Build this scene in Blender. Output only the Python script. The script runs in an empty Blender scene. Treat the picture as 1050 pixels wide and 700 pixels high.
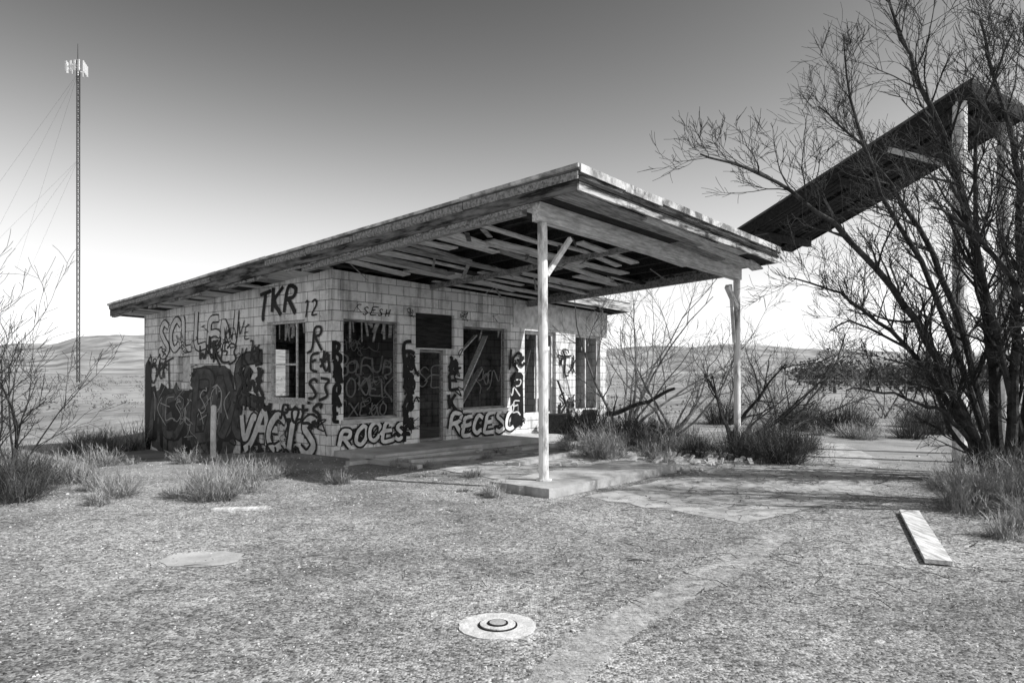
import bpy, math, random
from mathutils import Vector, noise
R=random.Random(7)
S=bpy.context.scene
F=760.0; H=1.6; HZ=382.0
def P(u,v,d): return Vector(((u-525)/F*d, d, H-(v-HZ)/F*d))
def G(u,v):
    d=F*H/(v-HZ); return Vector(((u-525)/F*d,d,0))
OX,OY=-3.44,14.14; ANG=math.atan2(.757,.653); CA,SA=math.cos(ANG),math.sin(ANG)
def L2W(x,y,z=0): return Vector((OX+CA*x-SA*y, OY+SA*x+CA*y, z))
def W2L(X,Y):
    dx,dy=X-OX,Y-OY; return (CA*dx+SA*dy, -SA*dx+CA*dy)
def ss(a,b,x):
    t=max(0,min(1,(x-a)/(b-a))); return t*t*(3-2*t)
def gz(X,Y):
    lx,ly=W2L(X,Y)
    return -0.42*ss(.5,7,ly)*ss(3.5,-.5,lx) if lx<3.5 else 0.0
# ---------- materials
def mat(name,c1,c2,scale=8,detail=6,rough=.9,bump=.2,bscale=40,stretch=None,metal=0,p0=.35,p1=.65):
    m=bpy.data.materials.new(name); m.use_nodes=True; n=m.node_tree.nodes; l=m.node_tree.links
    b=n['Principled BSDF']; b.inputs['Roughness'].default_value=rough; b.inputs['Metallic'].default_value=metal
    b.inputs['Specular IOR Level'].default_value=.25
    tc=n.new('ShaderNodeTexCoord'); mp=n.new('ShaderNodeMapping'); l.new(tc.outputs['Object'],mp.inputs[0])
    if stretch: mp.inputs['Scale'].default_value=stretch
    nz=n.new('ShaderNodeTexNoise'); nz.inputs['Scale'].default_value=scale; nz.inputs['Detail'].default_value=detail; nz.inputs['Roughness'].default_value=.65
    l.new(mp.outputs[0],nz.inputs['Vector'])
    r=n.new('ShaderNodeValToRGB'); r.color_ramp.elements[0].position=p0; r.color_ramp.elements[1].position=p1
    r.color_ramp.elements[0].color=(c1,c1,c1,1); r.color_ramp.elements[1].color=(c2,c2,c2,1)
    l.new(nz.outputs['Fac'],r.inputs[0]); l.new(r.outputs[0],b.inputs['Base Color'])
    if bump:
        n2=n.new('ShaderNodeTexNoise'); n2.inputs['Scale'].default_value=bscale; n2.inputs['Detail'].default_value=5; l.new(mp.outputs[0],n2.inputs['Vector'])
        bp=n.new('ShaderNodeBump'); bp.inputs['Strength'].default_value=bump; bp.inputs['Distance'].default_value=.02
        l.new(n2.outputs['Fac'],bp.inputs['Height']); l.new(bp.outputs[0],b.inputs['Normal'])
    return m
def blockmat(name,hi,lo):
    m=bpy.data.materials.new(name); m.use_nodes=True; n=m.node_tree.nodes; l=m.node_tree.links
    b=n['Principled BSDF']; b.inputs['Roughness'].default_value=.9; b.inputs['Specular IOR Level'].default_value=.2
    tc=n.new('ShaderNodeTexCoord'); sp=n.new('ShaderNodeSeparateXYZ'); l.new(tc.outputs['Object'],sp.inputs[0])
    ad=n.new('ShaderNodeMath'); ad.operation='ADD'; l.new(sp.outputs[0],ad.inputs[0]); l.new(sp.outputs[1],ad.inputs[1])
    cb=n.new('ShaderNodeCombineXYZ'); l.new(ad.outputs[0],cb.inputs[0]); l.new(sp.outputs[2],cb.inputs[1])
    br=n.new('ShaderNodeTexBrick'); br.inputs['Scale'].default_value=1; br.inputs['Brick Width'].default_value=.4; br.inputs['Row Height'].default_value=.2
    br.inputs['Mortar Size'].default_value=.007; br.inputs['Mortar Smooth'].default_value=.3
    br.inputs['Color1'].default_value=(1,1,1,1); br.inputs['Color2'].default_value=(.8,.8,.8,1); br.inputs['Mortar'].default_value=(.22,.22,.22,1)
    l.new(cb.outputs[0],br.inputs['Vector'])
    nz=n.new('ShaderNodeTexNoise'); nz.inputs['Scale'].default_value=1.6; nz.inputs['Detail'].default_value=10; nz.inputs['Roughness'].default_value=.78
    l.new(tc.outputs['Object'],nz.inputs['Vector'])
    r=n.new('ShaderNodeValToRGB'); r.color_ramp.elements[0].position=.38; r.color_ramp.elements[1].position=.52
    r.color_ramp.elements[0].color=(lo,lo,lo,1); r.color_ramp.elements[1].color=(hi,hi,hi,1); l.new(nz.outputs['Fac'],r.inputs[0])
    mx=n.new('ShaderNodeMix'); mx.data_type='RGBA'; mx.blend_type='MULTIPLY'; mx.inputs[0].default_value=1
    l.new(r.outputs[0],mx.inputs[6]); l.new(br.outputs['Color'],mx.inputs[7])
    mp=n.new('ShaderNodeMapping'); mp.inputs['Scale'].default_value=(6,6,.5); l.new(tc.outputs['Object'],mp.inputs[0])
    n3=n.new('ShaderNodeTexNoise'); n3.inputs['Scale'].default_value=1; n3.inputs['Detail'].default_value=6; l.new(mp.outputs[0],n3.inputs['Vector'])
    r3=n.new('ShaderNodeValToRGB'); r3.color_ramp.elements[0].position=.36; r3.color_ramp.elements[1].position=.48
    r3.color_ramp.elements[0].color=(.45,.45,.45,1); l.new(n3.outputs['Fac'],r3.inputs[0])
    m2=n.new('ShaderNodeMix'); m2.data_type='RGBA'; m2.blend_type='MULTIPLY'; m2.inputs[0].default_value=.7
    l.new(mx.outputs[2],m2.inputs[6]); l.new(r3.outputs[0],m2.inputs[7]); l.new(m2.outputs[2],b.inputs['Base Color'])
    bp=n.new('ShaderNodeBump'); bp.inputs['Strength'].default_value=.9; bp.inputs['Distance'].default_value=.012
    inv=n.new('ShaderNodeMath'); inv.operation='SUBTRACT'; inv.inputs[0].default_value=1; l.new(br.outputs['Fac'],inv.inputs[1])
    l.new(inv.outputs[0],bp.inputs['Height'])
    n4=n.new('ShaderNodeTexNoise'); n4.inputs['Scale'].default_value=60; l.new(tc.outputs['Object'],n4.inputs['Vector'])
    bp2=n.new('ShaderNodeBump'); bp2.inputs['Strength'].default_value=.3; bp2.inputs['Distance'].default_value=.01
    l.new(n4.outputs['Fac'],bp2.inputs['Height']); l.new(bp.outputs[0],bp2.inputs['Normal']); l.new(bp2.outputs[0],b.inputs['Normal'])
    return m
M={}
M['block']=blockmat('painted_block',.94,.58)
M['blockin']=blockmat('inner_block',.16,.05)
M['black']=mat('spray_black',.005,.016,6,4,.6,0)
M['grey']=mat('spray_grey',.04,.14,3,6,.8,0)
M['chalk']=mat('spray_chalk',.3,.55,6,6,.8,0)
M['white']=mat('spray_white',.5,.75,6,4,.7,0)
M['pale']=mat('pale_paint',.45,.85,5,8,.7,.3,30)
M['post']=mat('post_paint',.22,.78,5,10,.6,.4,25,stretch=(1,1,.3),p0=.38,p1=.52)
M['woodlight']=mat('wood_light',.34,.8,3,8,.85,.4,18,stretch=(1,8,8))
M['woodmid']=mat('wood_mid',.10,.42,3,8,.85,.4,18,stretch=(1,8,8))
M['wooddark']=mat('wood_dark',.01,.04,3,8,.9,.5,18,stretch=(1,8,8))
M['fascia']=mat('fascia_wood_shade',.015,.2,2.5,10,.9,.6,14,stretch=(4,.6,4),p0=.4,p1=.6)  # side roof edge boards, colour darkened for the side away from the sun
M['fascia_lit']=mat('fascia_wood_lit',.07,.55,2.5,10,.9,.6,14,stretch=(.7,4,6),p0=.4,p1=.58)  # same boards on the sun side, sunlight put into the paler colour
M['roof']=mat('roof_felt',.06,.14,5,6,.95,.5,40)
M['metal']=mat('edge_metal',.2,.65,4,8,.5,.2,20,p0=.4,p1=.6)
M['conc']=mat('concrete',.26,.5,2.2,12,.95,.5,30)
M['concl']=mat('concrete_light',.36,.62,2,10,.95,.4,30)
M['dark']=mat('dark_void',.01,.02,5,2,1,0)
M['crack']=mat('crack_dirt',.06,.14,5,2,1,0)
M['bark']=mat('bark',.015,.075,6,6,.95,.6,20)
M['barkl']=mat('bark_pale',.07,.2,6,6,.95,.5,20)
M['weed']=mat('dry_weed',.14,.46,3,4,.95,0)
M['weedd']=mat('brush_dark',.03,.12,3,4,.95,0)
M['sage']=mat('sage',.07,.26,.3,4,.95,0)
M['stone']=mat('stones',.05,.7,30,2,.95,.2,60)
M['steel']=mat('tower_steel',.03,.06,3,3,.6,0)
M['board']=mat('old_board',.35,.85,3,8,.9,.5,20,stretch=(8,1,8))
# ---------- mesh helpers
def mk(name,V,Fc,m,parent=None,smooth=False):
    me=bpy.data.meshes.new(name); me.from_pydata([tuple(v) for v in V],[],Fc); me.update()
    if m: me.materials.append(M[m] if isinstance(m,str) else m)
    if smooth:
        for p in me.polygons: p.use_smooth=True
    o=bpy.data.objects.new(name,me); S.collection.objects.link(o)
    if parent: o.parent=parent
    return o
def empty(name,loc=(0,0,0),rz=0):
    o=bpy.data.objects.new(name,None); o.location=loc; o.rotation_euler[2]=rz; S.collection.objects.link(o); return o
BF=[(0,3,2,1),(4,5,6,7),(0,1,5,4),(1,2,6,5),(2,3,7,6),(3,0,4,7)]
class MB:
    def __init__(s): s.V=[]; s.F=[]
    def add(s,V,Fc):
        o=len(s.V); s.V+=[tuple(v) for v in V]; s.F+=[tuple(i+o for i in f) for f in Fc]
    def box(s,x0,x1,y0,y1,z0,z1):
        s.add([(x0,y0,z0),(x1,y0,z0),(x1,y1,z0),(x0,y1,z0),(x0,y0,z1),(x1,y0,z1),(x1,y1,z1),(x0,y1,z1)],BF)
    def rbox(s,x0,x1,y0,y1,zb,zt,j=0):
        q=[(x0,y0),(x1,y0),(x1,y1),(x0,y1)]
        js=[R.uniform(-j,j) for _ in q]
        s.add([(x,y,rz(x,y)+zb+k) for (x,y),k in zip(q,js)]+[(x,y,rz(x,y)+zt+k) for (x,y),k in zip(q,js)],BF)
    def beam(s,a,b,w,h,up=Vector((0,0,1))):
        a=Vector(a);b=Vector(b); d=(b-a).normalized(); x=d.cross(up)
        if x.length<1e-3: x=Vector((1,0,0))
        x.normalize(); y=x.cross(d).normalized(); x*=w/2; y*=h/2
        s.add([a-x-y,a+x-y,a+x+y,a-x+y,b-x-y,b+x-y,b+x+y,b-x+y],BF)
    def tube(s,pts,rs,n=6,cap=True):
        o=len(s.V); up=Vector((.31,.2,.93))
        for i,p in enumerate(pts):
            d=(pts[min(i+1,len(pts)-1)]-pts[max(i-1,0)])
            if d.length<1e-6: d=Vector((0,0,1))
            d.normalize(); a=d.cross(up)
            if a.length<.05: a=d.cross(Vector((1,0,0)))
            a.normalize(); b=d.cross(a)
            for k in range(n):
                t=2*math.pi*k/n; s.V.append(tuple(p+(a*math.cos(t)+b*math.sin(t))*rs[i]))
        for i in range(len(pts)-1):
            for k in range(n):
                s.F.append((o+i*n+k,o+i*n+(k+1)%n,o+(i+1)*n+(k+1)%n,o+(i+1)*n+k))
        if cap:
            s.F.append(tuple(o+k for k in range(n))[::-1]); e=o+(len(pts)-1)*n; s.F.append(tuple(e+k for k in range(n)))
    def obj(s,name,m,parent=None,smooth=False): return mk(name,s.V,s.F,m,parent,smooth)
def rz(x,y): return 3.86-.059*y-.03*(x+.7)
# ---------- ground
def axis(a,b,fine0,fine1,step):
    o=[];v=fine0
    while v<=fine1: o.append(v); v+=step
    s=step;v=fine1
    while v<b: s*=1.25; v+=s; o.append(v)
    s=step;v=fine0; pre=[]
    while v>a: s*=1.25; v-=s; pre.append(v)
    return pre[::-1]+o
xs=axis(-4000,4000,-14,12,.5); ys=axis(-300,5000,0,26,.5)
V=[(x,y,gz(x,y)) for y in ys for x in xs]; nx=len(xs)
Fc=[(j*nx+i,j*nx+i+1,(j+1)*nx+i+1,(j+1)*nx+i) for j in range(len(ys)-1) for i in range(nx-1)]
def groundmat():
    m=bpy.data.materials.new('gravel_ground'); m.use_nodes=True; n=m.node_tree.nodes; l=m.node_tree.links
    b=n['Principled BSDF']; b.inputs['Roughness'].default_value=.95; b.inputs['Specular IOR Level'].default_value=.15
    tc=n.new('ShaderNodeTexCoord')
    def ns(sc,det=6,ro=.6):
        k=n.new('ShaderNodeTexNoise'); k.inputs['Scale'].default_value=sc; k.inputs['Detail'].default_value=det; k.inputs['Roughness'].default_value=ro; l.new(tc.outputs['Object'],k.inputs['Vector']); return k
    def ramp(src,p0,p1,c0,c1):
        r=n.new('ShaderNodeValToRGB'); r.color_ramp.elements[0].position=p0; r.color_ramp.elements[1].position=p1
        r.color_ramp.elements[0].color=(c0,c0,c0,1); r.color_ramp.elements[1].color=(c1,c1,c1,1); l.new(src,r.inputs[0]); return r
    def mul(a,bb,f=1,mode='MULTIPLY'):
        x=n.new('ShaderNodeMix'); x.data_type='RGBA'; x.blend_type=mode; x.inputs[0].default_value=f; l.new(a,x.inputs[6]); l.new(bb,x.inputs[7]); return x
    vo=n.new('ShaderNodeTexVoronoi'); vo.inputs['Scale'].default_value=60; l.new(tc.outputs['Object'],vo.inputs['Vector'])
    sepc=n.new('ShaderNodeSeparateColor'); l.new(vo.outputs['Color'],sepc.inputs[0])
    st=ramp(sepc.outputs[0],0,1,.09,.55)
    v2=n.new('ShaderNodeTexVoronoi'); v2.inputs['Scale'].default_value=21; l.new(tc.outputs['Object'],v2.inputs['Vector'])
    s2=n.new('ShaderNodeSeparateColor'); l.new(v2.outputs['Color'],s2.inputs[0]); big=ramp(s2.outputs[1],0,1,.7,1.15)
    c=mul(st.outputs[0],big.outputs[0])
    c=mul(c.outputs[2],ramp(ns(.35,10,.7).outputs['Fac'],.4,.58,.6,1.12).outputs[0])
    c=mul(c.outputs[2],ramp(ns(4,8,.85).outputs['Fac'],.4,.58,.8,1.08).outputs[0])
    far=mul(ramp(ns(.9,10,.7).outputs['Fac'],.35,.65,.2,.44).outputs[0],ramp(ns(.05,8,.7).outputs['Fac'],.4,.6,.6,1.1).outputs[0])
    sp=n.new('ShaderNodeSeparateXYZ'); l.new(tc.outputs['Object'],sp.inputs[0])
    nn=ns(.6,8,.7)
    ad=n.new('ShaderNodeMath'); ad.operation='MULTIPLY_ADD'; l.new(nn.outputs['Fac'],ad.inputs[0]); ad.inputs[1].default_value=5; l.new(sp.outputs[1],ad.inputs[2])
    mr=n.new('ShaderNodeMapRange'); mr.inputs[1].default_value=13; mr.inputs[2].default_value=17; l.new(ad.outputs[0],mr.inputs[0])
    f=n.new('ShaderNodeMix'); f.data_type='RGBA'; l.new(mr.outputs[0],f.inputs[0]); l.new(c.outputs[2],f.inputs[6]); l.new(far.outputs[2],f.inputs[7])
    l.new(f.outputs[2],b.inputs['Base Color'])
    bp=n.new('ShaderNodeBump'); bp.inputs['Strength'].default_value=.7; bp.inputs['Distance'].default_value=.01; l.new(vo.outputs['Distance'],bp.inputs['Height']); bp.invert=True
    b2=n.new('ShaderNodeBump'); b2.inputs['Strength'].default_value=.35; b2.inputs['Distance'].default_value=.04; l.new(ns(5,6).outputs['Fac'],b2.inputs['Height']); l.new(bp.outputs[0],b2.inputs['Normal'])
    l.new(b2.outputs[0],b.inputs['Normal'])
    return m
M['ground']=groundmat()
mk('ground',V,Fc,'ground')
mb=MB()
for i in range(17000):
    d=2.2+12*R.random()**1.5; X=R.uniform(-.85,.85)*d; r=R.choice([.003,.004,.005,.006,.007,.009,.012])*(1 if R.random()<.985 else 2)*(.7+d*.07)
    a=R.random()*6.28; q=[Vector((math.cos(a+k*2.1)*r*R.uniform(.7,1.2),math.sin(a+k*2.1)*r*R.uniform(.7,1.2),0)) for k in range(3)]
    c=Vector((X,d,gz(X,d)))
    mb.add([c+q[0],c+q[1],c+q[2],c+q[0]*.6+Vector((0,0,r*.5)),c+q[1]*.6+Vector((0,0,r*.6)),c+q[2]*.6+Vector((0,0,r*.5))],[(3,4,5),(0,1,4,3),(1,2,5,4),(2,0,3,5)])
mb.obj('loose_gravel','stone')
def ragmat(name,c1,c2,thr,sc,soft=.03):
    m=mat(name,c1,c2,3,10,.95,.4,40); n=m.node_tree.nodes; l=m.node_tree.links
    tc=n.new('ShaderNodeTexCoord'); k=n.new('ShaderNodeTexNoise'); k.inputs['Scale'].default_value=sc; k.inputs['Detail'].default_value=12; k.inputs['Roughness'].default_value=.85
    l.new(tc.outputs['Object'],k.inputs['Vector']); r=n.new('ShaderNodeValToRGB'); r.color_ramp.elements[0].position=thr-soft; r.color_ramp.elements[1].position=thr+soft
    l.new(k.outputs['Fac'],r.inputs[0]); l.new(r.outputs[0],n['Principled BSDF'].inputs['Alpha']); return m
M['ragpale']=ragmat('faded_line',.34,.55,.50,10,.08)
M['ragconc']=ragmat('worn_concrete',.3,.54,.43,2.5,.06)
def rag(name,pts,m,z=.004,j=.06,sub=10):
    out=[]
    for i,p in enumerate(pts):
        q=pts[(i+1)%len(pts)]
        for k in range(sub):
            t=k/sub; out.append((p[0]+(q[0]-p[0])*t+R.uniform(-j,j),p[1]+(q[1]-p[1])*t+R.uniform(-j,j),z))
    return mk(name,out,[tuple(range(len(out)))],m)
ctr=[(.1,3.2),(.26,3.95),(.5,4.4),(.75,4.8),(1.1,5.25),(1.58,5.85),(2.1,6.6),(2.7,7.4)]
V=[];Fc=[]
for i,(x,y) in enumerate(ctr):
    a=ctr[max(0,i-1)];b=ctr[min(len(ctr)-1,i+1)]; t=Vector((b[0]-a[0],b[1]-a[1])).normalized(); w=.15
    V+=[(x-t.y*w,y+t.x*w,.004),(x+t.y*w,y-t.x*w,.004)]
    if i: Fc.append((2*i-2,2*i-1,2*i+1,2*i))
mk('faded_painted_line',V,Fc,'ragpale')
rag('concrete_apron',[L2W(-.6,-6.3),L2W(-.9,-8.6),L2W(2.0,-9.0),L2W(6.5,-8.0),L2W(9,-6.6),L2W(9,-4.0),L2W(2.6,-4.7),L2W(2.6,-6.3)],'ragconc',j=.05)
rag('concrete_floor',[L2W(-.2,-4.7),L2W(5.6,-4.7),L2W(6.2,-1.4),L2W(.2,-1.4)],'ragconc',z=.009,j=.05)
g=G(208,573); rag('pavement_patch',[g+Vector((math.cos(t)*.36,math.sin(t)*.28,0)) for t in [k*.7 for k in range(9)]],'conc',j=.02,sub=4)
mb=MB(); z=.0085
for k in range(26):
    p=L2W(R.uniform(-.7,6),R.uniform(-8.4,-6.5)); a=R.choice([0,1.57])+ANG+R.uniform(-.5,.5)
    for i in range(9):
        q=p+Vector((math.cos(a),math.sin(a),0))*.13; a+=R.uniform(-.5,.5); w=R.uniform(.001,.005); nrm=Vector((-math.sin(a),math.cos(a),0))*w
        mb.add([p-nrm+Vector((0,0,z)),q-nrm+Vector((0,0,z)),q+nrm+Vector((0,0,z)),p+nrm+Vector((0,0,z))],[(0,1,2,3)]); z+=.00002; p=q
mb.obj('pavement_cracks','crack')
mh=empty('manhole_cover',(-.09,4.68,0))
def disc(mb,r,z0,z1,n=40,jit=0):
    o=[(math.cos(6.2832*k/n)*r*(1+R.uniform(-jit,jit)),math.sin(6.2832*k/n)*r*(1+R.uniform(-jit,jit))) for k in range(n)]
    mb.add([(x,y,z0) for x,y in o]+[(x,y,z1) for x,y in o],[tuple(range(n,2*n))]+[(k,(k+1)%n,n+(k+1)%n,n+k) for k in range(n)])
M['ringc']=mat('ring_concrete',.42,.7,12,10,.95,.5,60)
mb=MB(); disc(mb,.245,-.01,.008,jit=.03); mb.obj('concrete_ring','ringc',mh)
mb=MB(); disc(mb,.125,.008,.014); mb.obj('frame_ring','dark',mh)
mb=MB(); disc(mb,.112,.014,.02); mb.obj('lid','ringc',mh)
mb=MB(); disc(mb,.066,.02,.026); mb.obj('lid_boss','dark',mh)
mb=MB(); disc(mb,.052,.026,.029); mb.obj('lid_eye','conc',mh)
# ---------- building
B=empty('abandoned_gas_station',(OX,OY,0),ANG)
XE,YE=9.42,8.25
def wall(name,axis_,f0,f1,a0,a1,ops,m='block',zb=-.6,top=-.26):
    As=sorted(set([a0,a1]+[v for o in ops for v in o[:2]]+[a0+(a1-a0)*k/4 for k in range(5)])); Zs=sorted(set([zb,1e9]+[v for o in ops for v in o[2:]]))
    mb=MB(); na,nz=len(As),len(Zs)
    def pt(i,j,f):
        a=As[i]; x,y=(a,f) if axis_=='x' else (f,a); z=Zs[j] if j<nz-1 else rz(x,y)+top
        return (x,y,z)
    def solid(i,j):
        if i<0 or j<0 or i>=na-1 or j>=nz-1: return False
        ca=(As[i]+As[i+1])/2; zc=(Zs[j]+min(Zs[j+1],3.2))/2
        return not any(o[0]<ca<o[1] and o[2]<zc<o[3] for o in ops)
    for i in range(na-1):
        for j in range(nz-1):
            if not solid(i,j): continue
            for f in (f0,f1): mb.add([pt(i,j,f),pt(i+1,j,f),pt(i+1,j+1,f),pt(i,j+1,f)],[(0,1,2,3)])
            for (di,dj,e) in ((-1,0,((i,j),(i,j+1))),(1,0,((i+1,j),(i+1,j+1))),(0,-1,((i,j),(i+1,j))),(0,1,((i,j+1),(i+1,j+1)))):
                if not solid(i+di,j+dj):
                    (p,q)=e; mb.add([pt(*p,f0),pt(*q,f0),pt(*q,f1),pt(*p,f1)],[(0,1,2,3)])
    return mb.obj(name,m,B)
fo=[(.27,1.69,.68,2.65),(2.24,3.02,.1,2.1),(2.13,3.29,2.12,2.88),(3.57,5.09,.76,2.66),(5.75,7.03,.5,2.66),(7.9,9.1,.55,2.63)]
wall('front_wall','x',0,.2,0,XE,fo)
lo=[(.88,2.27,1.04,2.66),(5.7,6.36,1.36,2.0)]
wall('side_wall','y',0,.2,.2,YE,lo)
wall('rear_wall','x',YE-.2,YE,.2,XE,[(2.9,4.2,.9,2.3)])
wall('end_wall','y',XE-.2,XE,.2,YE-.2,[(1.6,2.5,.8,2.4)])
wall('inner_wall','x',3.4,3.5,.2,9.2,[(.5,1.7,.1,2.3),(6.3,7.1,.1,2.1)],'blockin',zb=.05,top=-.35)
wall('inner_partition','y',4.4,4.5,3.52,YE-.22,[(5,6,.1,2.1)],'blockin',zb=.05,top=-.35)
mb=MB(); mb.box(.2,XE-.2,.2,YE-.2,-.5,.08); mb.obj('floor_slab','conc',B)
mb=MB(); mb.rbox(.2,XE-.2,.2,YE-.2,-.34,-.30); mb.obj('ceiling','wooddark',B)
mb=MB(); mb.box(.05,9.6,-1.25,-.003,-.2,.11); mb.obj('walkway','concl',B)
mb=MB(); mb.box(5.3,XE-.003,-.03,-.003,2.72,3.3); mb.obj('header_panel','pale',B)
mb=MB()
def frame(x0,x1,z0,z1,y=.09,w=.045,mull=()):
    mb.box(x0,x0+w,y,y+.05,z0,z1); mb.box(x1-w,x1,y,y+.05,z0,z1); mb.box(x0+w,x1-w,y,y+.05,z1-w,z1); mb.box(x0+w,x1-w,y,y+.05,z0,z0+w)
    for mx in mull: mb.box(mx-.02,mx+.02,y,y+.05,z0+w,z1-w)
frame(.27,1.69,.68,2.65); frame(3.57,5.09,.76,2.66); frame(2.24,3.02,.111,2.1,w=.06)
mb.obj('window_frames','woodmid',B)
mb=MB(); frame(5.75,7.03,.5,2.66,mull=(6.35,),w=.09); frame(7.9,9.1,.55,2.63,w=.06,mull=(8.5,))
mb.box(2.13,3.29,-.02,.02,2.1,2.13); mb.obj('pale_window_frames','pale',B)
mb=MB()
y0,y1,z0,z1=.88,2.27,1.04,2.66
mb.box(.08,.13,y0,y0+.05,z0,z1); mb.box(.08,.13,y1-.05,y1,z0,z1); mb.box(.08,.13,y0+.05,y1-.05,z0,z0+.05); mb.box(.08,.13,y0+.05,y1-.05,z1-.05,z1); mb.box(.09,.12,1.3,1.34,z0+.05,z1-.05)
mb.box(.09,.12,1.34,2.22,1.75,1.79)
mb.box(-.04,.0,y0-.05,y1+.05,z0-.07,z0-.003)
for (x0,x1,zs) in ((.27,1.69,.68),(3.57,5.09,.76)): mb.box(x0-.05,x1+.05,-.05,-.003,zs-.08,zs-.003)
mb.obj('window_sills','woodlight',B)
mb=MB(); mb.box(2.16,3.26,.06,.09,2.13,2.87); mb.obj('transom_board','wooddark',B)
mb=MB(); mb.box(.12,.15,5.72,6.34,1.37,1.99); mb.obj('side_backlight_panel','pale',B)  # pale panel stands in for daylight seen through the small window
mb=MB()
mb.beam((3.7,.35,.9),(4.95,.6,2.5),.14,.03); mb.beam((3.75,.5,1.9),(4.5,.5,2.5),.10,.03); mb.beam((4.1,1.2,.1),(5.2,1.0,1.7),.2,.03)
mb.beam((1.0,1.6,.2),(1.5,2.1,2.6),.09,.04); mb.beam((6.3,.9,.1),(6.9,.8,2.2),.12,.03); mb.beam((8.2,.8,.1),(8.7,.7,2.3),.1,.03)
mb.beam((2.5,1.4,.1),(2.9,1.0,1.9),.1,.03)
mb.obj('fallen_boards','woodlight',B)
mb=MB()
for k in range(26):
    o=R.choice([fo[0],fo[3],fo[4],fo[5]]); x=R.uniform(o[0]+.1,o[1]-.1); mb.beam((x,.16,o[3]-.02),(x+R.uniform(-.12,.12),.18,o[3]-R.uniform(.06,.45)),R.uniform(.02,.09),.015,Vector((0,1,0)))
for k in range(16):
    y=R.uniform(1,2.2); mb.beam((.17,y,2.64),(.18,y+R.uniform(-.1,.1),2.64-R.uniform(.05,.4)),.015,R.uniform(.02,.06),Vector((0,1,0)))
mb.obj('hanging_debris','woodmid',B)
mb=MB(); mb.beam((7.2,-.5,.15),(7.0,-.08,1.4),.12,.03); mb.beam((6.0,-.9,.35),(6.5,-.5,.35),.55,.45)
mb.beam((7.4,-.7,.2),(7.9,-.5,.6),.4,.04); mb.obj('dumped_panels','wooddark',B)
# ----- roof
mb=MB(); mb.rbox(-.74,9.74,-.6,8.64,-.04,0); mb.rbox(-.74,6.04,-6.31,-.6,-.04,0); mb.obj('roof_covering','roof',B)
mb=MB()
mb.rbox(-.66,9.66,-.6,8.56,-.08,-.041); mb.rbox(-.66,5.96,-6.23,-.6,-.08,-.041)
x=-.5
while x<9.6:
    mb.rbox(x,x+.05,(-6.2 if x<5.9 else -.5),8.5,-.235,-.08); x+=.61
mb.obj('roof_joists','wooddark',B)
pl={'woodlight':MB(),'woodmid':MB(),'wooddark':MB()}
y=-6.2
while y<8.4:
    w=R.choice([.14,.19,.19,.24,.24]); xe=5.95 if y<-.6 else 9.6
    x=-.65; row=R.random()
    while x<xe:
        le=R.choice([1.2,1.8,2.4,3.6]); x2=min(x+le,xe)
        hole=noise.noise(Vector((x*.45,y*.6,3.1)))
        if not(R.random()<.08 or (hole>.13 and y>-5.2) or (row<.15 and -5<y<0)):
            a,b=x+.004,x2-.004
            segs=[(a,b)]
            if y+w>-.02 and y<8.3: segs=[(a,min(b,-.004))] if a<-.01 else []
            if xe>9 and b>9.4 and y+w>-.02: segs.append((9.43,b))
            for (p,q) in segs:
                if q>p:
                    sg=R.choice([0,0,0,0,.05,.1])
                    v=pl[R.choices(['woodlight','woodmid','wooddark'],[7,3,1.6])[0]]; o=len(v.V)
                    v.rbox(p,q,y+.006,y+w-.006,-.262+R.uniform(-.004,0),-.238,.004)
                    if sg and y<-.5:
                        for ii in (1,2,5,6): vv=v.V[o+ii]; v.V[o+ii]=(vv[0],vv[1],vv[2]-sg)
        x=x2
    y+=w
for k,v in pl.items(): v.obj('soffit_'+k,k,B)
mb=MB()
mb.rbox(-.72,-.68,-6.27,8.6,-.29,-.041,.0); mb.rbox(-.68,9.7,8.56,8.6,-.27,-.041)
mb.rbox(9.66,9.7,-.6,8.56,-.27,-.041)
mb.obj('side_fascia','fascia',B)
mb=MB(); y=-6.29
while y<8.5:
    le=R.uniform(.9,2.4); y2=min(y+le,8.6)
    if R.random()<.9: mb.rbox(-.745-R.uniform(0,.01),-.722,y,y2-.02,-.14+R.uniform(-.01,.02),-.044,.012)
    y=y2
mb.obj('side_trim','woodmid',B)
mb=MB(); mb.rbox(-.68,6.0,-6.27,-6.23,-.28,-.041); mb.rbox(6.0,9.7,-.64,-.6,-.27,-.041); mb.rbox(5.96,6.0,-6.23,-.6,-.28,-.041)
mb.obj('front_fascia','fascia_lit',B)
mb=MB()
x=-.72
while x<6:
    x2=min(x+R.uniform(.8,2),6.04); mb.rbox(x,x2-.01,-6.33,-6.312,-.08+R.uniform(-.015,.02),.03,.008); x=x2
y=-6.32
while y<8.6:
    y2=min(y+R.uniform(1,2.2),8.64); mb.rbox(-.78,-.752,y,y2-.01,-.015,.03,.012); y=y2
mb.rbox(6.04,6.06,-6.32,-.64,-.08,.03); mb.obj('metal_drip_edge','metal',B)
mb=MB(); mb.rbox(-.72,6.0,-6.298,-6.275,-.17,-.125,.0); mb.obj('front_shadow_strip','wooddark',B)  # raised dark strip, paints in the shade of a groove
mb=MB()
for k in range(26):
    y=R.uniform(-6,8.4); mb.rbox(-.70,-.66+R.uniform(0,.1),y,y+R.uniform(.15,.7),-.33+R.uniform(-.03,.02),-.292)
for k in range(22):
    x=R.uniform(-.4,5.6); y=R.uniform(-4.8,-.3); z=rz(x,y)-.25; mb.beam((x,y,z),(x+R.uniform(-.3,.3),y+R.uniform(-.3,.3),z-R.uniform(.05,.3)),R.uniform(.02,.09),.015)
mb.obj('broken_eave','woodmid',B)
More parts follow.
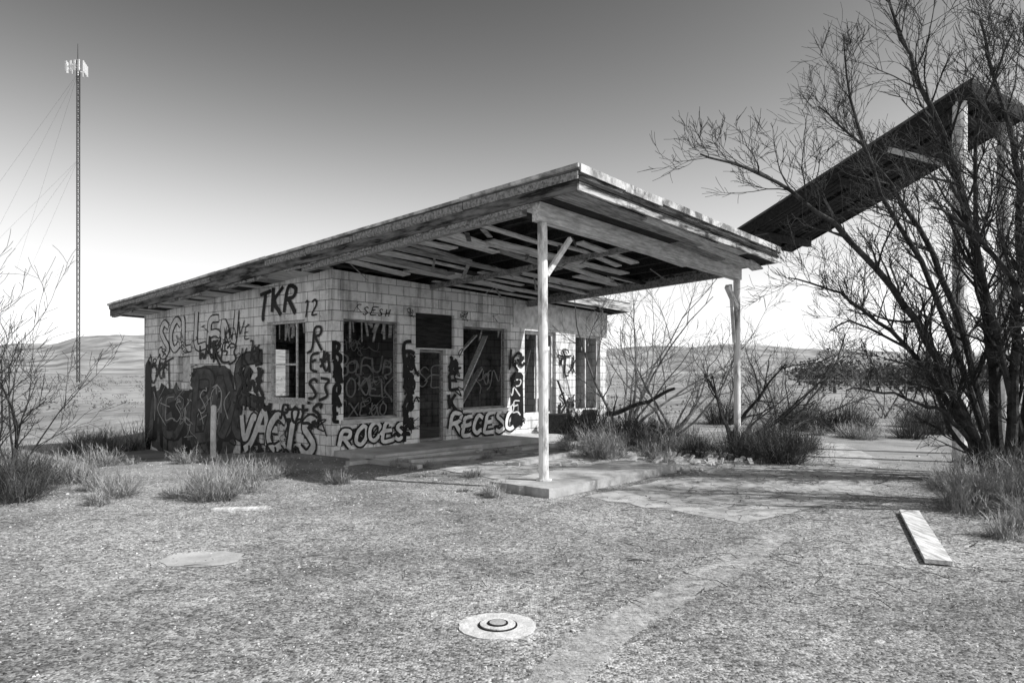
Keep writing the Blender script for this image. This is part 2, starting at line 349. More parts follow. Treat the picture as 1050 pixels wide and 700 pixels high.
mb=MB(); mb.rbox(-.62,5.9,-5.58,-5.44,-.52,-.27); mb.obj('canopy_beam','woodlight',B)
mb=MB(); mb.rbox(-.66,-.56,-5.3,0,-.40,-.27); mb.rbox(5.8,5.9,-5.4,-.05,-.42,-.27); mb.rbox(2.5,2.6,-5.4,-.05,-.36,-.27); mb.obj('edge_beams','woodmid',B)
mb=MB()
for k in range(14):
    x=R.uniform(2.5,5.8); y=R.uniform(-6.1,-5); mb.beam((x,y,rz(x,y)+.03),(x+R.uniform(-.5,.5),y+R.uniform(-.3,.3),rz(x,y)+R.uniform(.05,.2)),.06,.02)
mb.obj('rooftop_debris','wooddark',B)
mb=MB()
for (x,y) in ((-.45,-5.51),(5.85,-5.51)):
    zt=rz(x,y)-.52; pts=[Vector((x+.0,y,.1+(zt-.1)*k/8)) for k in range(9)]
    mb.tube([p+Vector((-.004*i,0,0)) for i,p in enumerate(pts)],[.068]*9,16)
    mb.tube([Vector((x,y,.1)),Vector((x,y,.14))],[.11,.11],16)
mb.obj('canopy_posts','post',B,)
mb=MB(); mb.beam((-.40,-5.52,2.95),(.15,-5.52,3.52),.05,.07); mb.beam((5.80,-5.52,2.9),(5.35,-5.52,3.3),.09,.09)
mb.beam((5.72,-5.5,2.2),(5.5,-5.52,3.35),.06,.04); mb.obj('post_braces','pale',B)
mb=MB()
def isl(x0,x1,y0,y1,h,j=.03):
    n=14; top=[]
    for (a,b) in (((x0,y0),(x1,y0)),((x1,y0),(x1,y1)),((x1,y1),(x0,y1)),((x0,y1),(x0,y0))):
        for k in range(n): t=k/n; top.append((a[0]+(b[0]-a[0])*t+R.uniform(-j,j),a[1]+(b[1]-a[1])*t+R.uniform(-j,j)))
    N=len(top); mb.add([(x,y,-.1) for x,y in top]+[(x,y,h) for x,y in top],[tuple(range(N,2*N))]+[(k,(k+1)%N,N+(k+1)%N,N+k) for k in range(N)])
isl(-1.0,2.3,-6.05,-5.0,.12,.02); isl(4.4,6.9,-6.05,-5.0,.11,.03)
mb.obj('pump_island','conc',B)
mb=MB()
for k in range(70):
    x=R.uniform(2.2,5.0);y=R.uniform(-6.6,-4.7); s=R.uniform(.03,.16); mb.beam((x,y,.01),(x+s,y+R.uniform(-.1,.1),R.uniform(.02,.12)),s*.9,s*.4)
for k in range(60):
    x=R.uniform(-1,6);y=R.uniform(-4.4,-1.3); s=R.uniform(.02,.10); mb.beam((x,y,.01),(x+s,y+R.uniform(-.1,.1),R.uniform(.01,.05)),s,s*.5)
mb.obj('concrete_rubble','concl',B)
mb=MB()
for (a,b) in (((.3,-1.9),(1.9,-2.4)),((-.2,-.9),(-.1,-2.6)),((1.2,-3.6),(3.0,-3.4)),((3.2,-2.0),(5.4,-2.1)),((-.6,-1.3),(2.6,-1.45))):
    mb.beam((a[0],a[1],.03),(b[0],b[1],.03),.12,.07)
mb.obj('loose_kerbs','concl',B)
# ---------- graffiti
FONT={'A':[[(0,0),(.35,1),(.7,0)],[(.1,.35),(.65,.42)]],'B':[[(0,0),(0,1)],[(0,1),(.6,.9),(.5,.55),(.05,.5)],[(.05,.5),(.7,.45),(.65,.05),(0,0)]],
'C':[[(.7,.85),(.35,1.05),(0,.7),(0,.25),(.35,-.05),(.7,.15)]],'E':[[(.65,1),(0,.95),(.05,.5),(0,0),(.7,.05)],[(0,.5),(.5,.55)]],
'F':[[(.7,1),(0,.95),(0,0)],[(0,.5),(.5,.55)]],'I':[[(.3,1),(.3,0)]],'K':[[(0,1),(.05,0)],[(.65,1),(.05,.5),(.75,-.1)]],'L':[[(0,1),(0,0),(.65,.05)]],
'N':[[(0,0),(0,1),(.6,0),(.65,1.05)]],'O':[[(.35,1),(0,.7),(.05,.2),(.4,0),(.7,.3),(.65,.8),(.3,1)]],'R':[[(0,0),(0,1),(.65,.9),(.55,.5),(.05,.48)],[(.2,.48),(.75,-.05)]],
'S':[[(.65,.9),(.3,1.05),(0,.75),(.35,.5),(.7,.25),(.35,-.05),(0,.12)]],'T':[[(-.05,.95),(.75,1.03)],[(.35,1),(.32,0)]],'U':[[(0,1),(0,.2),(.35,-.05),(.65,.2),(.7,1)]],
'V':[[(0,1),(.32,0),(.7,1)]],'W':[[(0,1),(.15,0),(.35,.7),(.55,0),(.75,1)]],'X':[[(0,0),(.7,1)],[(0,1),(.7,0)]],'Y':[[(0,1),(.35,.5)],[(.7,1),(.2,-.2)]],'M':[[(0,0),(.08,1),(.38,.4),(.65,1),(.75,0)]],
'1':[[(.1,.8),(.35,1),(.35,0)]],'2':[[(0,.8),(.35,1.05),(.6,.75),(0,0),(.7,.02)]],'3':[[(0,.95),(.6,.9),(.3,.55),(.65,.25),(0,0)]],'H':[[(0,0),(0,1)],[(.65,0),(.65,1)],[(0,.5),(.65,.5)]],'Z':[[(0,1),(.7,1),(0,0),(.7,0)]],'8':[[(.4,.5),(.05,.8),(.4,1.05),(.65,.8),(.05,.25),(.4,-.05),(.7,.25),(.4,.5)]],'.':[[(.2,0),(.25,.06)]],
'*':[[(0,.2),(.4,1),(.8,.1)],[(.15,1),(.1,.3),(.7,.9)],[(0,.6),(.5,-.1),(.75,.6),(.6,.75)]],'>':[[(-.2,.3),(.6,.6)],[(.35,.85),(.65,.6),(.4,.35)]],' ':[]}
GR={}; GO=[.003]
def chaik(p,n=2):
    for _ in range(n):
        q=[p[0]]
        for a,b in zip(p,p[1:]): q+=[(a[0]*.78+b[0]*.22,a[1]*.78+b[1]*.22),(a[0]*.22+b[0]*.78,a[1]*.22+b[1]*.78)]
        p=q+[p[-1]]
    return p
def put(wl,mt,pts2,faces):
    mb=GR.setdefault((wl,mt),MB()); GO[0]+=.000004; o=GO[0]
    if wl=='side': V=[(-o,-s,z) for s,z in pts2]
    elif wl=='front': V=[(s,-o,z) for s,z in pts2]
    elif wl=='inner': V=[(s,3.4-o,z) for s,z in pts2]
    mb.add(V,faces)
def stroke(wl,mt,p,w,sm=2,chisel=.45):
    p=chaik(p,sm) if len(p)>2 else p
    V=[];Fc=[]; w0=w
    for i,c in enumerate(p):
        a=p[max(0,i-1)];b=p[min(len(p)-1,i+1)]; t=Vector((b[0]-a[0],b[1]-a[1]))
        if t.length<1e-6: t=Vector((1,0))
        t.normalize(); ww=w0*.5*(1-chisel*abs(t.x*.8+t.y*.3))*(.93+.14*R.random())
        V+=[(c[0]-t.y*ww-t.x*.2*ww,c[1]+t.x*ww),(c[0]+t.y*ww,c[1]-t.x*ww)]
        if i: Fc.append((2*i-2,2*i-1,2*i+1,2*i))
    for f in Fc: put(wl,mt,[V[k] for k in f],[(0,1,2,3)])
def inop(wl,s,z,mg=.04):
    ops=fo if wl=='front' else lo if wl=='side' else [(.5,1.7,.1,2.3),(6.3,7.1,.1,2.1)]
    a=s if wl!='side' else -s
    if wl=='side' and (a<.03 or a>YE-.03): return True
    if wl=='front' and (a<.03 or z<.14): return True
    return any(o[0]-mg<a<o[1]+mg and o[2]-mg<z<o[3]+mg for o in ops)
def runs(wl,mt,pc,w,chisel=.45):
    run=[]
    for q in pc+[None]:
        if q is None or inop(wl,q[0],q[1],.02+w*.35):
            if len(run)>1: stroke(wl,mt,run,w,0,chisel)
            run=[]
        else: run.append(q)
def tag(wl,mt,text,s,z,h,w,sl=.15,rise=0,wd=1.0,adv=.9,over=None,ow=.6,flare=.45,jt=.09):
    for ch in text:
        hh=h*R.uniform(.85,1.25); dz=R.uniform(-.1,.1)*h; PCS=[]
        for st in FONT.get(ch,[]):
            st=list(st)
            if R.random()<flare: st=[(st[0][0]-R.uniform(.05,.35),st[0][1]+R.uniform(-.2,.25))]+st
            if R.random()<flare: st=st+[(st[-1][0]+R.uniform(-.1,.4),st[-1][1]+R.uniform(-.35,.1))]
            p=[(s+(x+R.uniform(-jt,jt))*hh*wd+y*hh*sl, z+dz+(y+R.uniform(-jt,jt))*hh) for x,y in st]
            pc=chaik(p,2) if len(p)>2 else [(p[0][0]+(p[1][0]-p[0][0])*k/6,p[0][1]+(p[1][1]-p[0][1])*k/6) for k in range(7)]
            PCS.append(pc); runs(wl,mt,pc,w,.1 if over else .45)
            if R.random()<.15 and not inop(wl,p[-1][0],p[-1][1]-.25,.05) and not inop(wl,p[-1][0],p[-1][1],.05):
                stroke(wl,mt,[p[-1],(p[-1][0],p[-1][1]-R.uniform(.1,.25))],w*.2)
        if over:
            for pc in PCS: runs(wl,over,pc,w*ow,.1)
        s+=adv*h*wd; z+=rise*h
def scrib(wl,mt,s,z,h,w,n=7):
    p=[(s+R.uniform(0,1.3)*h,z+R.uniform(0,1)*h) for _ in range(n)]; runs(wl,mt,chaik(p,3),w)
def blob(wl,mt,s0,s1,z0,z1,n=28,j=.12):
    c=((s0+s1)/2,(z0+z1)/2); V=[]
    for k in range(n):
        t=6.2832*k/n; cx=math.copysign(abs(math.cos(t))**.45,math.cos(t)); cy=math.copysign(abs(math.sin(t))**.45,math.sin(t)); f=1+R.uniform(-j,j)
        V.append((c[0]+cx*(s1-s0)/2*f,c[1]+cy*(z1-z0)/2*f))
    GO[0]+=.0002; put(wl,mt,V,[tuple(range(n))]); GO[0]+=.0002
# side wall (s=-y: far end -8.2, corner 0)
blob('side','grey',-8.0,-3.6,-.45,1.2,j=.04); blob('side','grey',-5.4,-3.6,.3,1.75,j=.05)
for k in range(7): blob('side','black',-8.0+k*.62,-7.45+k*.66,R.uniform(-.4,.1),R.uniform(.9,1.35),14,.12)
blob('side','black',-8.2,-7.8,-.4,1.9,16,.05)
for k in range(14): scrib('side','black',R.uniform(-7.8,-3.9),R.uniform(-.2,1.0),.7,.06)
tag('side','black','MEXRKO',-7.8,.0,1.1,.30,.05,adv=.62,over='grey',ow=.72,flare=.2)
tag('side','chalk','KESOX>',-7.6,.35,.6,.035,.1)
tag('side','black','BAXE',-5.6,.15,1.35,.34,.1,adv=.5,over='grey',ow=.72,flare=.2); tag('side','chalk','SOK',-5.3,.6,.6,.04,.2)
for k in range(8): scrib('side','chalk',R.uniform(-7.8,-4.2),R.uniform(-.1,1.0),.6,.02,6)
tag('side','black','SCLLEN',-7.35,2.12,.75,.22,.08,0,.95,over='block',ow=.66,flare=.1,jt=.05)
tag('side','black','OR12',-8.0,1.75,.3,.05); tag('side','black','KE3',-4.6,1.8,.4,.07,.3); tag('side','black','*AVE',-4.0,2.35,.3,.04)
tag('side','black','TKR',-2.6,2.80,.5,.13,.2,.06,adv=1.0,flare=.2,jt=.04); tag('side','black','12.',-.95,2.7,.3,.06,.2,flare=0,jt=.04)
for k in range(22): scrib('side','black',R.uniform(-3.5,-.5),R.uniform(-.3,.6),.4,R.uniform(.02,.06))
tag('side','black','VACTS',-3.4,.02,.72,.27,.2,adv=.82,flare=.15,over='block',ow=.6,jt=.05)
tag('side','black','LKOE*S>',-3.3,-.3,.36,.09,.1); tag('side','black','KIL*OE',-3.5,.78,.30,.08,.1)
tag('side','black','R',-.62,2.1,.4,.08); tag('side','black','E*',-.68,1.6,.38,.08); tag('side','black','S3',-.75,1.1,.42,.09); tag('side','black','ROES',-1.7,.62,.4,.10)
tag('side','black','XW*',-3.4,1.1,.6,.11,.1,adv=.6); tag('side','black','K*',-3.3,1.8,.4,.06)
tag('side','black','W*K',-5.2,1.9,.4,.08,.1); tag('side','black','O*T',-7.9,1.35,.5,.07,.1)
for k in range(16): scrib('side','black',R.uniform(-8,-2.6),R.uniform(1.3,2.6),.35,.025,5)
# front wall
for i,c in enumerate('B*RE'): tag('front','black',c,.04,1.75-.36*i,.34,.11,0,wd=.5)
for k in range(14): scrib('front','black',R.choice([R.uniform(.15,1.5),R.uniform(3.2,5.0)]),R.uniform(.15,.3),.32,R.uniform(.04,.08),7)
tag('front','black','ROOES',.16,.2,.36,.17,.2,adv=.95,over='block',ow=.5,flare=.15,jt=.05); tag('front','black','SESH',.7,2.74,.16,.03,.4,adv=1.2,flare=.1)
for i,c in enumerate('FR*AKE'): tag('front','black',c,1.78,1.85-.34*i,.34,.12,0,wd=.8)
for i,c in enumerate('*B8*'): tag('front','black',c,1.85,1.6-.4*i,.36,.07,0,wd=.8)
for i,c in enumerate('*EKO'): tag('front','black',c,3.1,1.6-.42*i,.36,.11,0,wd=.9)
tag('front','black','RECESO',3.1,.2,.44,.2,.2,adv=.85,over='block',ow=.5,flare=.15,jt=.05)
blob('front','black',5.2,5.66,.25,1.6,18,.1); tag('front','white','R',5.25,1.05,.35,.05); tag('front','white','E',5.25,.6,.32,.05); tag('front','black','K*',5.13,1.72,.38,.1)
tag('front','black','SAR',7.1,.7,.35,.06); tag('front','black','KE*A',7.1,.25,.4,.1); tag('front','black','T*',7.2,1.5,.5,.07)
for k in range(16):
    s0=R.choice([R.uniform(1.75,2.0),R.uniform(3.1,3.3),R.uniform(5.1,5.4),R.uniform(7,7.6)]); scrib('front','black',s0,R.uniform(.2,2),.35,R.uniform(.02,.06),6)
for k in range(9): scrib('front','black',R.choice([.4,1.8,3.4,4.4]),2.75,.25,.015,5)
tag('inner','chalk','BOFUB',2.5,1.55,.42,.07,.1); tag('inner','chalk','RO*EK',2.4,1.0,.42,.06,.1); tag('inner','chalk','XE*O',2.9,.5,.35,.05); tag('inner','chalk','A*',2.6,2.15,.35,.03); tag('inner','chalk','SE*O',5.2,1.2,.5,.05); tag('inner','chalk','K*N',7.3,1.2,.5,.05)
for k in range(14): scrib('inner','chalk',R.uniform(2.2,4.6),R.uniform(.4,2.2),.4,.02,6)
M['block_flat']=mat('block_fill',.55,.85,5,6,.9,.2)
for (wl,mt),mb in GR.items(): mb.obj('graffiti_%s_%s'%(wl,mt),'block_flat' if mt=='block' else mt,B)
# ---------- second canopy
C2=empty('sloped_canopy')
Bp=P(997,80,13); Ap=P(752,237,17.08); wd=Vector((.808,.589,0))*2.3; dn=Vector((0,0,-1))
def slab(mb,a,b,w0,w1,z0,z1):
    q=[a+w0,b+w0,b+w1,a+w1]; mb.add([p+dn*z1 for p in q]+[p+dn*z0 for p in q],BF)
mb=MB(); slab(mb,Bp,Ap,wd*-.01,wd*1.01,0,.05); mb.obj('roof_covering','roof',C2)
mb=MB(); n=13
for k in range(n):
    if k in (4,9): continue
    slab(mb,Bp,Ap,wd*(k/n+.006),wd*((k+1)/n-.006),.20,.23)
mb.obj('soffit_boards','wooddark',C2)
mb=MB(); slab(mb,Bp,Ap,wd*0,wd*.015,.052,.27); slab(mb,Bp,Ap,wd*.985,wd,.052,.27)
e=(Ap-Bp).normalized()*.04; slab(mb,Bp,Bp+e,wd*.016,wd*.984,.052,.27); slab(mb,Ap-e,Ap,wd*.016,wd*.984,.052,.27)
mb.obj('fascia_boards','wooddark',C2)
mb=MB()
for f in (.05,.88):
    q=Bp.lerp(Ap,.05)+wd*f; mb.tube([Vector((q.x,q.y,-.05)),Vector((q.x,q.y,q.z-.24))],[.12,.12],12)
q=Bp.lerp(Ap,.05)+wd*.05
mb.beam(q+Vector((0,0,-1.4)),Bp.lerp(Ap,.3)+wd*.05+Vector((0,0,-.3)),.1,.1)
mb.obj('support_posts','pale',C2)
mb=MB()
for t in (.08,.5,.9): mb.beam(Bp.lerp(Ap,t)+wd*.02+dn*.32,Bp.lerp(Ap,t)+wd*.98+dn*.32,.1,.16)
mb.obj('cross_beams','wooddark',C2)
# ---------- plants
def rv(): return Vector((R.gauss(0,1),R.gauss(0,1),R.gauss(0,1))).normalized()
def branch(mb,p,d,L,r,lev,kids,up=.15,jit=.22,ksc=.55,sides=3,rm=.0022):
    n=5 if lev>0 else 3; pts=[p.copy()]; q=p.copy(); dd=d.copy()
    for i in range(n):
        dd=(dd+rv()*jit+Vector((0,0,up*.3))).normalized(); q=q+dd*L/n; pts.append(q.copy())
    mb.tube(pts,[max(rm,r*(1-.75*i/n)) for i in range(n+1)],sides+(2 if r>.03 else 0),False)
    if lev>0:
        for k in range(kids):
            t=R.uniform(.2,1); i=min(n-1,int(t*n)); f=t*n-i; o=pts[i].lerp(pts[i+1],f); tg=(pts[i+1]-pts[i]).normalized()
            nd=(tg*.9+rv()*.75+Vector((0,0,up))).normalized()
            branch(mb,o,nd,L*ksc*R.uniform(.6,1.2),r*.5*(1-.4*t),lev-1,max(3,kids-1),up,jit,ksc,3,rm)
def limb(mb,path,r0,r1,nb,bl,lev=2,kids=6,up=.25,rm=.0032):
    pts=[]
    for i in range(len(path)-1):
        a,b=path[i],path[i+1]
        p0=path[max(0,i-1)];p3=path[min(len(path)-1,i+2)]
        for k in range(4):
            t=k/4; pts.append(.5*((2*a)+(b-p0)*t+(2*p0-5*a+4*b-p3)*t*t+(3*a-p0-3*b+p3)*t**3)+rv()*.035)
    pts.append(path[-1]); N=len(pts)
    mb.tube(pts,[r0+(r1-r0)*(i/(N-1))**.8 for i in range(N)],8)
    for k in range(nb):
        t=.15+.85*(k+R.random())/nb; i=min(N-2,int(t*(N-1))); tg=(pts[i+1]-pts[i]).normalized()
        side=rv(); side.y*=.8; nd=(tg*.8+side*.8+Vector((0,0,up))).normalized()
        branch(mb,pts[i],nd,bl*R.uniform(.5,1.2)*(1.15-.5*t),max(.005,(r0+(r1-r0)*t)*.45),lev,kids,up*.5,rm=rm)
mb=MB()
def path(*q): return [P(*a) for a in q]
limb(mb,path((1012,484,11.2),(985,420,11),(950,350,10.8),(900,275,10.6),(840,218,10.4),(780,180,10.2),(718,158,10)),.085,.012,34,1.15)
limb(mb,path((1018,486,11.4),(965,400,11.4),(912,340,11.5),(862,302,11.6),(808,285,11.7)),.06,.01,26,1.1)
limb(mb,path((1028,486,11.3),(1018,380,11.2),(1003,280,11),(982,190,10.9),(955,110,10.8),(925,40,10.7),(900,-20,10.6)),.10,.012,38,1.4)
limb(mb,path((1036,488,11),(1042,350,10.6),(1046,220,10.4),(1030,120,10.2),(1005,20,10)),.09,.015,32,1.4)
limb(mb,path((1045,488,11),(1062,350,10.6),(1080,220,10.2),(1095,60,9.8)),.09,.02,26,1.6)
limb(mb,path((1005,484,11.2),(985,440,11),(950,415,10.8),(905,402,10.6),(868,400,10.5)),.045,.01,18,.9)
limb(mb,path((1022,486,11.6),(990,350,12),(942,235,12.3),(885,150,12.5),(840,110,12.6)),.08,.01,34,1.3)
limb(mb,path((1060,488,11),(1010,300,10.4),(1000,150,10),(1040,30,9.6)),.06,.01,26,1.2)
limb(mb,path((1024,486,11.5),(960,300,11.6),(905,200,11.6),(870,100,11.6),(865,40,11.5)),.06,.008,24,1.0)
limb(mb,path((1010,486,11.3),(975,440,11.1),(940,370,11),(880,330,10.9),(850,340,10.8)),.045,.008,20,.9)
mb.obj('bare_shadow_tree','bark')
mb=MB()
limb(mb,path((1100,535,8.9),(1080,400,9.0),(1045,300,9.0),(1000,240,9),(955,212,8.9)),.07,.012,24,1.0)
limb(mb,path((1108,535,8.8),(1100,380,8.7),(1085,250,8.6),(1065,120,8.5),(1050,30,8.5)),.08,.015,30,1.2)
limb(mb,path((1112,535,8.8),(1140,380,8.5),(1180,200,8.3),(1200,40,8.2)),.08,.02,26,1.5)
limb(mb,path((1110,535,8.7),(1120,400,8.2),(1110,260,7.9),(1090,130,7.8)),.07,.015,26,1.2)
mb.obj('bare_shadow_tree','bark')  # second tree, mostly out of frame, added to cast shadow on the apron
def shrub(name,base,h,ns,spread,lev,kids,m='bark',r=.02,lean=Vector((0,0,0)),rm=.003):
    mb=MB()
    for k in range(ns):
        a=R.random()*6.28; d=(Vector((math.cos(a)*spread,math.sin(a)*spread,1))*1+lean).normalized()
        b=base+Vector((R.uniform(-.2,.2),R.uniform(-.2,.2),-.05))
        branch(mb,b,d,h*R.uniform(.6,.95),r*R.uniform(.6,1.2),lev,kids,.12,.22,.5,3,rm)
    return mb.obj(name,m)
shrub('bare_shrub',P(8,490,11),2.2,9,.3,3,5,'bark',.028,Vector((-.08,0,0)),.0032)
shrub('bare_shrub',P(-38,500,10.4),2.8,7,.3,3,5,'bark',.03,rm=.003)
for (u,v,d,h,ns,sp,m,r,ln) in ((640,442,20.5,4.8,8,.6,'barkl',.05,.3),(690,440,19.5,3.4,7,.9,'barkl',.04,.1),(750,448,17.2,2.6,8,1.0,'bark',.05,.5),(800,440,20,3.6,7,1.0,'barkl',.04,.3),(910,430,26,3.6,6,.8,'barkl',.03,0),(960,430,24,3.0,6,.8,'bark',.03,0)):
    g=P(u,v,d); g.z=0; shrub('bare_shrub',g,h,ns,sp,3,5,m,r,Vector((ln,0,0)),.004)
mb=MB(); limb(mb,[P(622,425,20),P(655,415,19.6),P(692,398,19.2)],.08,.04,5,.5,1,3); mb.obj('fallen_branch','bark')
def clump(mb,c,r,h,n,w=.006):
    z0=gz(c.x,c.y)
    for k in range(n):
        a=R.random()*6.2832; rr=r*.5*math.sqrt(R.random()); b=Vector((c.x+math.cos(a)*rr,c.y+math.sin(a)*rr,z0-.01))
        el=R.uniform(.1,1.5); L=math.sqrt((r*math.cos(el))**2+(h*math.sin(el))**2)*R.uniform(.35,1.1)
        d=(Vector((math.cos(a)*math.cos(el),math.sin(a)*math.cos(el),math.sin(el)))+rv()*.25).normalized(); d.z=abs(d.z)
        mid=b+d*L*.55+rv()*L*.1; tip=b+d*L+rv()*L*.2; tip.z=max(tip.z,z0+.01)
        s=Vector((-math.sin(a+R.uniform(-1,1)),math.cos(a),0)).normalized()*w*R.uniform(.6,1.3)
        mb.add([b-s,b+s,mid+s*.8,mid-s*.8,tip],[(0,1,2,3),(3,2,4)])
        for q in range(4):
            o=b.lerp(tip,R.uniform(.35,1)); e=o+(d*.4+rv()*.7)*L*.3; mb.add([o-s*.7,o+s*.7,e],[(0,1,2)])
def weeds(name,spec,m):
    mb=MB()
    for (u,v,su,sv,cnt,r,h,n) in spec:
        for k in range(cnt):
            g=G(u+R.gauss(0,su),max(v+R.gauss(0,sv),405)); f=R.uniform(.45,1.25); lx,ly=W2L(g.x,g.y)
            if -.35<lx<9.7 and -.1<ly<8.3: continue
            if .2<lx<5.5 and -4.5<ly<-.2 and R.random()<.6: continue
            if abs(g.x-4.0)<.7 and 5.8<g.y<8.8: continue
            clump(mb,g,r*f,h*f,int(n*f),.0022+.00035*g.y)
    mb.obj(name,m)
weeds('dry_weeds',[(245,503,24,4,6,.4,.5,420),(185,510,12,3,3,.3,.28,300),(300,492,18,4,3,.25,.25,300),(482,505,12,3,3,.2,.2,160),(90,505,20,6,3,.3,.35,300),
 (640,466,24,5,9,.6,.75,420),(590,464,16,3,4,.35,.4,260),(690,464,12,4,4,.4,.5,300),(520,475,40,6,8,.15,.12,90),(440,480,40,6,10,.12,.1,60),
 (1025,515,28,12,14,.4,.45,300),(990,498,26,6,7,.35,.4,260),(1045,560,14,8,5,.25,.35,240),(130,470,30,4,3,.4,.35,260),(40,480,25,6,5,.4,.4,260),(105,445,25,3,4,.7,.7,300),
 (850,450,50,3,6,.5,.4,200),(400,475,20,4,4,.15,.15,80)],'weed')
weeds('dark_brush',[(670,455,30,4,8,.7,.9,400),(785,464,24,4,9,.6,.7,400),(740,470,20,3,4,.4,.4,300),(850,440,40,3,7,.8,.8,400),(10,500,20,6,7,.5,.6,300),(1035,495,20,6,8,.5,.6,300),(90,450,30,3,3,.7,.7,260),(620,448,16,2,5,.6,.9,300),(970,442,30,4,7,.8,.9,300),(590,452,12,2,3,.4,.5,200)],'weedd')
mb=MB()
for k in range(90):
    d=7+8*R.random(); X=R.uniform(-.8,.8)*d; clump(mb,Vector((X,d,0)),.05,.04,5,.0015)
mb.obj('sparse_grass','weed')
mb=MB()
for k in range(600):
    d=5+8*R.random(); X=R.gauss(3.8,2.2) if k%5 else R.uniform(-.8,.8)*d; a=R.random()*6.28; L=R.uniform(.05,.3); p=Vector((X,d,.014)); mb.tube([p,p+Vector((math.cos(a)*L*.5,math.sin(a)*L*.5,.015)),p+Vector((math.cos(a+.3)*L,math.sin(a+.3)*L,0))],[.003,.003,.001],3,False)
mb.obj('fallen_twigs','bark')
mb=MB()
for k in range(1900):
    d=28+300*R.random()**1.4; X=R.uniform(-.85,.85)*d
    lx,ly=W2L(X,d)
    if -1<lx<10.5 and -7<ly<9.5: continue
    s=R.uniform(.2,.6)*(1+d*.004)
    c=Vector((X,d,gz(X,d)))
    for j in range(26):
        o=rv(); o.z=abs(o.z)*.7; o=c+o*s*R.uniform(.4,1); t=rv()*s*.2; t2=rv()*s*.2; mb.add([o,o+t,o+t2],[(0,1,2)])
mb.obj('sagebrush','sage')
mb=MB()
for k in range(55):
    d=R.uniform(55,140); X=R.uniform(.35,.75)*d; s=R.uniform(1.0,2.2)
    mb.tube([Vector((X,d,-.1)),Vector((X,d,s))],[.15,.06],5)
    for cl in range(9):
        cc=Vector((X+R.gauss(0,s*.6),d+R.gauss(0,s*.6),s*R.uniform(.4,1.3)))
        for j in range(40):
            o=cc+rv()*s*.45*R.uniform(.5,1); mb.add([o,o+rv()*.3,o+rv()*.3],[(0,1,2)])
mb.obj('distant_trees','weedd')
prof=[(-900,30),(-300,34),(0,26),(50,29),(85,36),(145,37),(200,30),(400,24),(620,22),(700,26),(760,28),(850,22),(950,18),(1100,20),(1500,26),(2200,20)]
def pr(u):
    for a,b in zip(prof,prof[1:]):
        if a[0]<=u<=b[0]: t=(u-a[0])/(b[0]-a[0]); t=t*t*(3-2*t); return a[1]+(b[1]-a[1])*t
    return 20
V=[];nu=360;nr=50
for j in range(nr):
    for i in range(nu):
        u=-900+3100*i/(nu-1); r=500+1500*(j/(nr-1)); k=(u-525)/F
        hgt=pr(u)/F*1500*ss(500,1500,r)*ss(2500,1500,r)+noise.fractal(Vector((k*14,r*.008,1)),1,2,6)*6*ss(500,1000,r)
        V.append((k*r,r,hgt-.6+H*ss(900,1500,r)))
Fc=[(j*nu+i,j*nu+i+1,(j+1)*nu+i+1,(j+1)*nu+i) for j in range(nr-1) for i in range(nu-1)]
M['hill']=mat('hill_dirt_haze',.12,.44,.02,12,1,0)  # dirt colour set lighter to paint in distance haze
mk('distant_hills',V,Fc,'hill',smooth=True)
# ---------- tower
T=empty('radio_tower',(-70.3,120,0)); TH=52; mb=MB(); w=.27
cs=[Vector((math.cos(a)*w,math.sin(a)*w,0)) for a in (.5,2.594,4.689)]
for c in cs: mb.tube([c,c+Vector((0,0,TH))],[.085,.085],5)
z=0
while z<TH-1:
    for i in range(3):
        a=cs[i];b=cs[(i+1)%3]; mb.tube([a+Vector((0,0,z)),b+Vector((0,0,z+1))],[.04,.04],4,False); mb.tube([a+Vector((0,0,z+1)),b+Vector((0,0,z+1))],[.035,.035],4,False)
    z+=1
mb.tube([Vector((0,0,TH)),Vector((0,0,TH+2.8))],[.07,.04],5)
mb.tube([Vector((.3,0,TH-10)),Vector((.3,0,TH-2))],[.12,.12],5)
mb.obj('lattice_mast','steel',T)
mb=MB()
for k in range(3):
    a=k*2.094+.3; d=Vector((math.cos(a),math.sin(a),0)); s=Vector((-d.y,d.x,0)); c=d*1.1
    mb.beam(Vector((0,0,TH-1.2)),c+Vector((0,0,TH-1.2)),.1,.1); mb.beam(c-s*1.3+Vector((0,0,TH-1.2)),c+s*1.3+Vector((0,0,TH-1.2)),.1,.1)
    for t in (-1.2,-.4,.4,1.2): mb.beam(c+s*t+Vector((0,0,TH-2.0)),c+s*t+Vector((0,0,TH-.3)),.3,.16,d)
mb.obj('antenna_panels','pale',T)
mb=MB()
for a in (2.6,3.3,4.7):
    d=Vector((math.cos(a),math.sin(a),0))*32
    for z in (50,36,20): mb.tube([Vector((0,0,z)),d],[.011,.011],3,False)
mb.obj('guy_wires','steel',T)
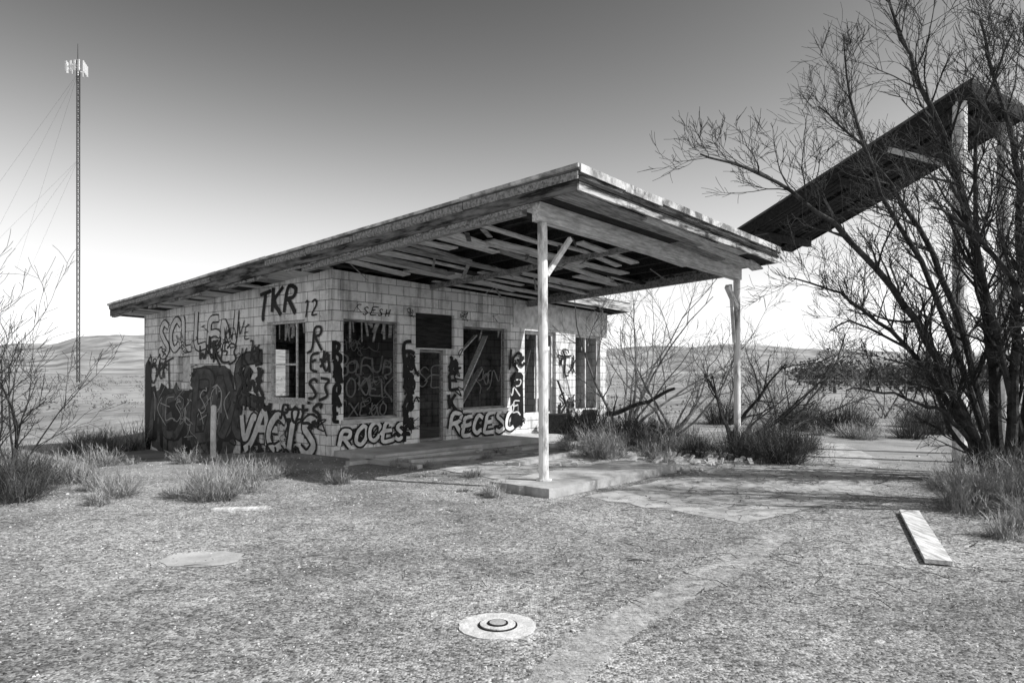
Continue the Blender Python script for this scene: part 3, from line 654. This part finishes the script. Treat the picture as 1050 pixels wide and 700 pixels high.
# ---------- small things
pp=L2W(-1.25,2.15); pz=gz(pp.x,pp.y)
mb=MB(); mb.tube([Vector((0,0,-.1)),Vector((0,0,.5)),Vector((.01,0,1.0)),Vector((.01,0,1.03))],[.055,.055,.053,.03],12)
o=mb.obj('bollard_post','pale'); o.location=(pp.x,pp.y,pz)
a=Vector((4.50,8.4,.03)); b=Vector((3.54,6.15,.03)); mb=MB(); mb.beam(Vector((0,0,0)),b-a,.2,.035)
o=mb.obj('wooden_plank','board'); o.location=a+Vector((0,0,.0))
g=G(250,522); mb=MB(); mb.box(-.35,.3,-.07,.07,0,.02); o=mb.obj('flat_board','board'); o.location=g; o.rotation_euler[2]=.15
mb=MB()
for k in range(12):
    x=13+k*2.6; mb.tube([Vector((x,44,-.1)),Vector((x,44,1.25))],[.06,.05],6)
for z in (.4,.8,1.15): mb.tube([Vector((13,44,z)),Vector((41.6,44,z))],[.012,.012],3,False)
mb.obj('wire_fence','woodmid')
# ---------- light
az=Vector((.94,-.34,0)).normalized(); el=math.radians(47); sd=Vector((az.x*math.cos(el),az.y*math.cos(el),math.sin(el)))
sl=bpy.data.lights.new('sun','SUN'); sl.energy=5.0; sl.angle=math.radians(.5); sl.color=(1,.997,.99)
so=bpy.data.objects.new('sun',sl); S.collection.objects.link(so); so.rotation_euler=sd.to_track_quat('Z','Y').to_euler()
W=bpy.data.worlds.new('World'); S.world=W; W.use_nodes=True; n=W.node_tree.nodes; l=W.node_tree.links
sk=n.new('ShaderNodeTexSky'); sk.sky_type='NISHITA'; sk.sun_disc=False; sk.sun_elevation=el; sk.sun_rotation=math.atan2(az.x,az.y)
sc=n.new('ShaderNodeSeparateColor'); l.new(sk.outputs[0],sc.inputs[0])
p=n.new('ShaderNodeMath'); p.operation='POWER'; p.inputs[1].default_value=3.3; l.new(sc.outputs[0],p.inputs[0])
ad=n.new('ShaderNodeMath'); ad.operation='ADD'; ad.inputs[1].default_value=17; l.new(p.outputs[0],ad.inputs[0])
dv=n.new('ShaderNodeMath'); dv.operation='DIVIDE'; l.new(p.outputs[0],dv.inputs[0]); l.new(ad.outputs[0],dv.inputs[1])
q=n.new('ShaderNodeMath'); q.operation='MULTIPLY'; q.inputs[1].default_value=13; l.new(dv.outputs[0],q.inputs[0])
l.new(q.outputs[0],n['Background'].inputs[0]); n['Background'].inputs[1].default_value=.1
# ---------- camera
c=bpy.data.cameras.new('camera'); c.sensor_width=36; c.lens=F/1050*36; c.shift_y=(HZ-350)/1050; c.clip_end=9000; c.clip_start=.1
co=bpy.data.objects.new('camera',c); co.location=(0,0,H); co.rotation_euler=(math.radians(90),0,0); S.collection.objects.link(co); S.camera=co
S.view_settings.view_transform='Standard'; S.view_settings.look='None'; S.view_settings.exposure=0
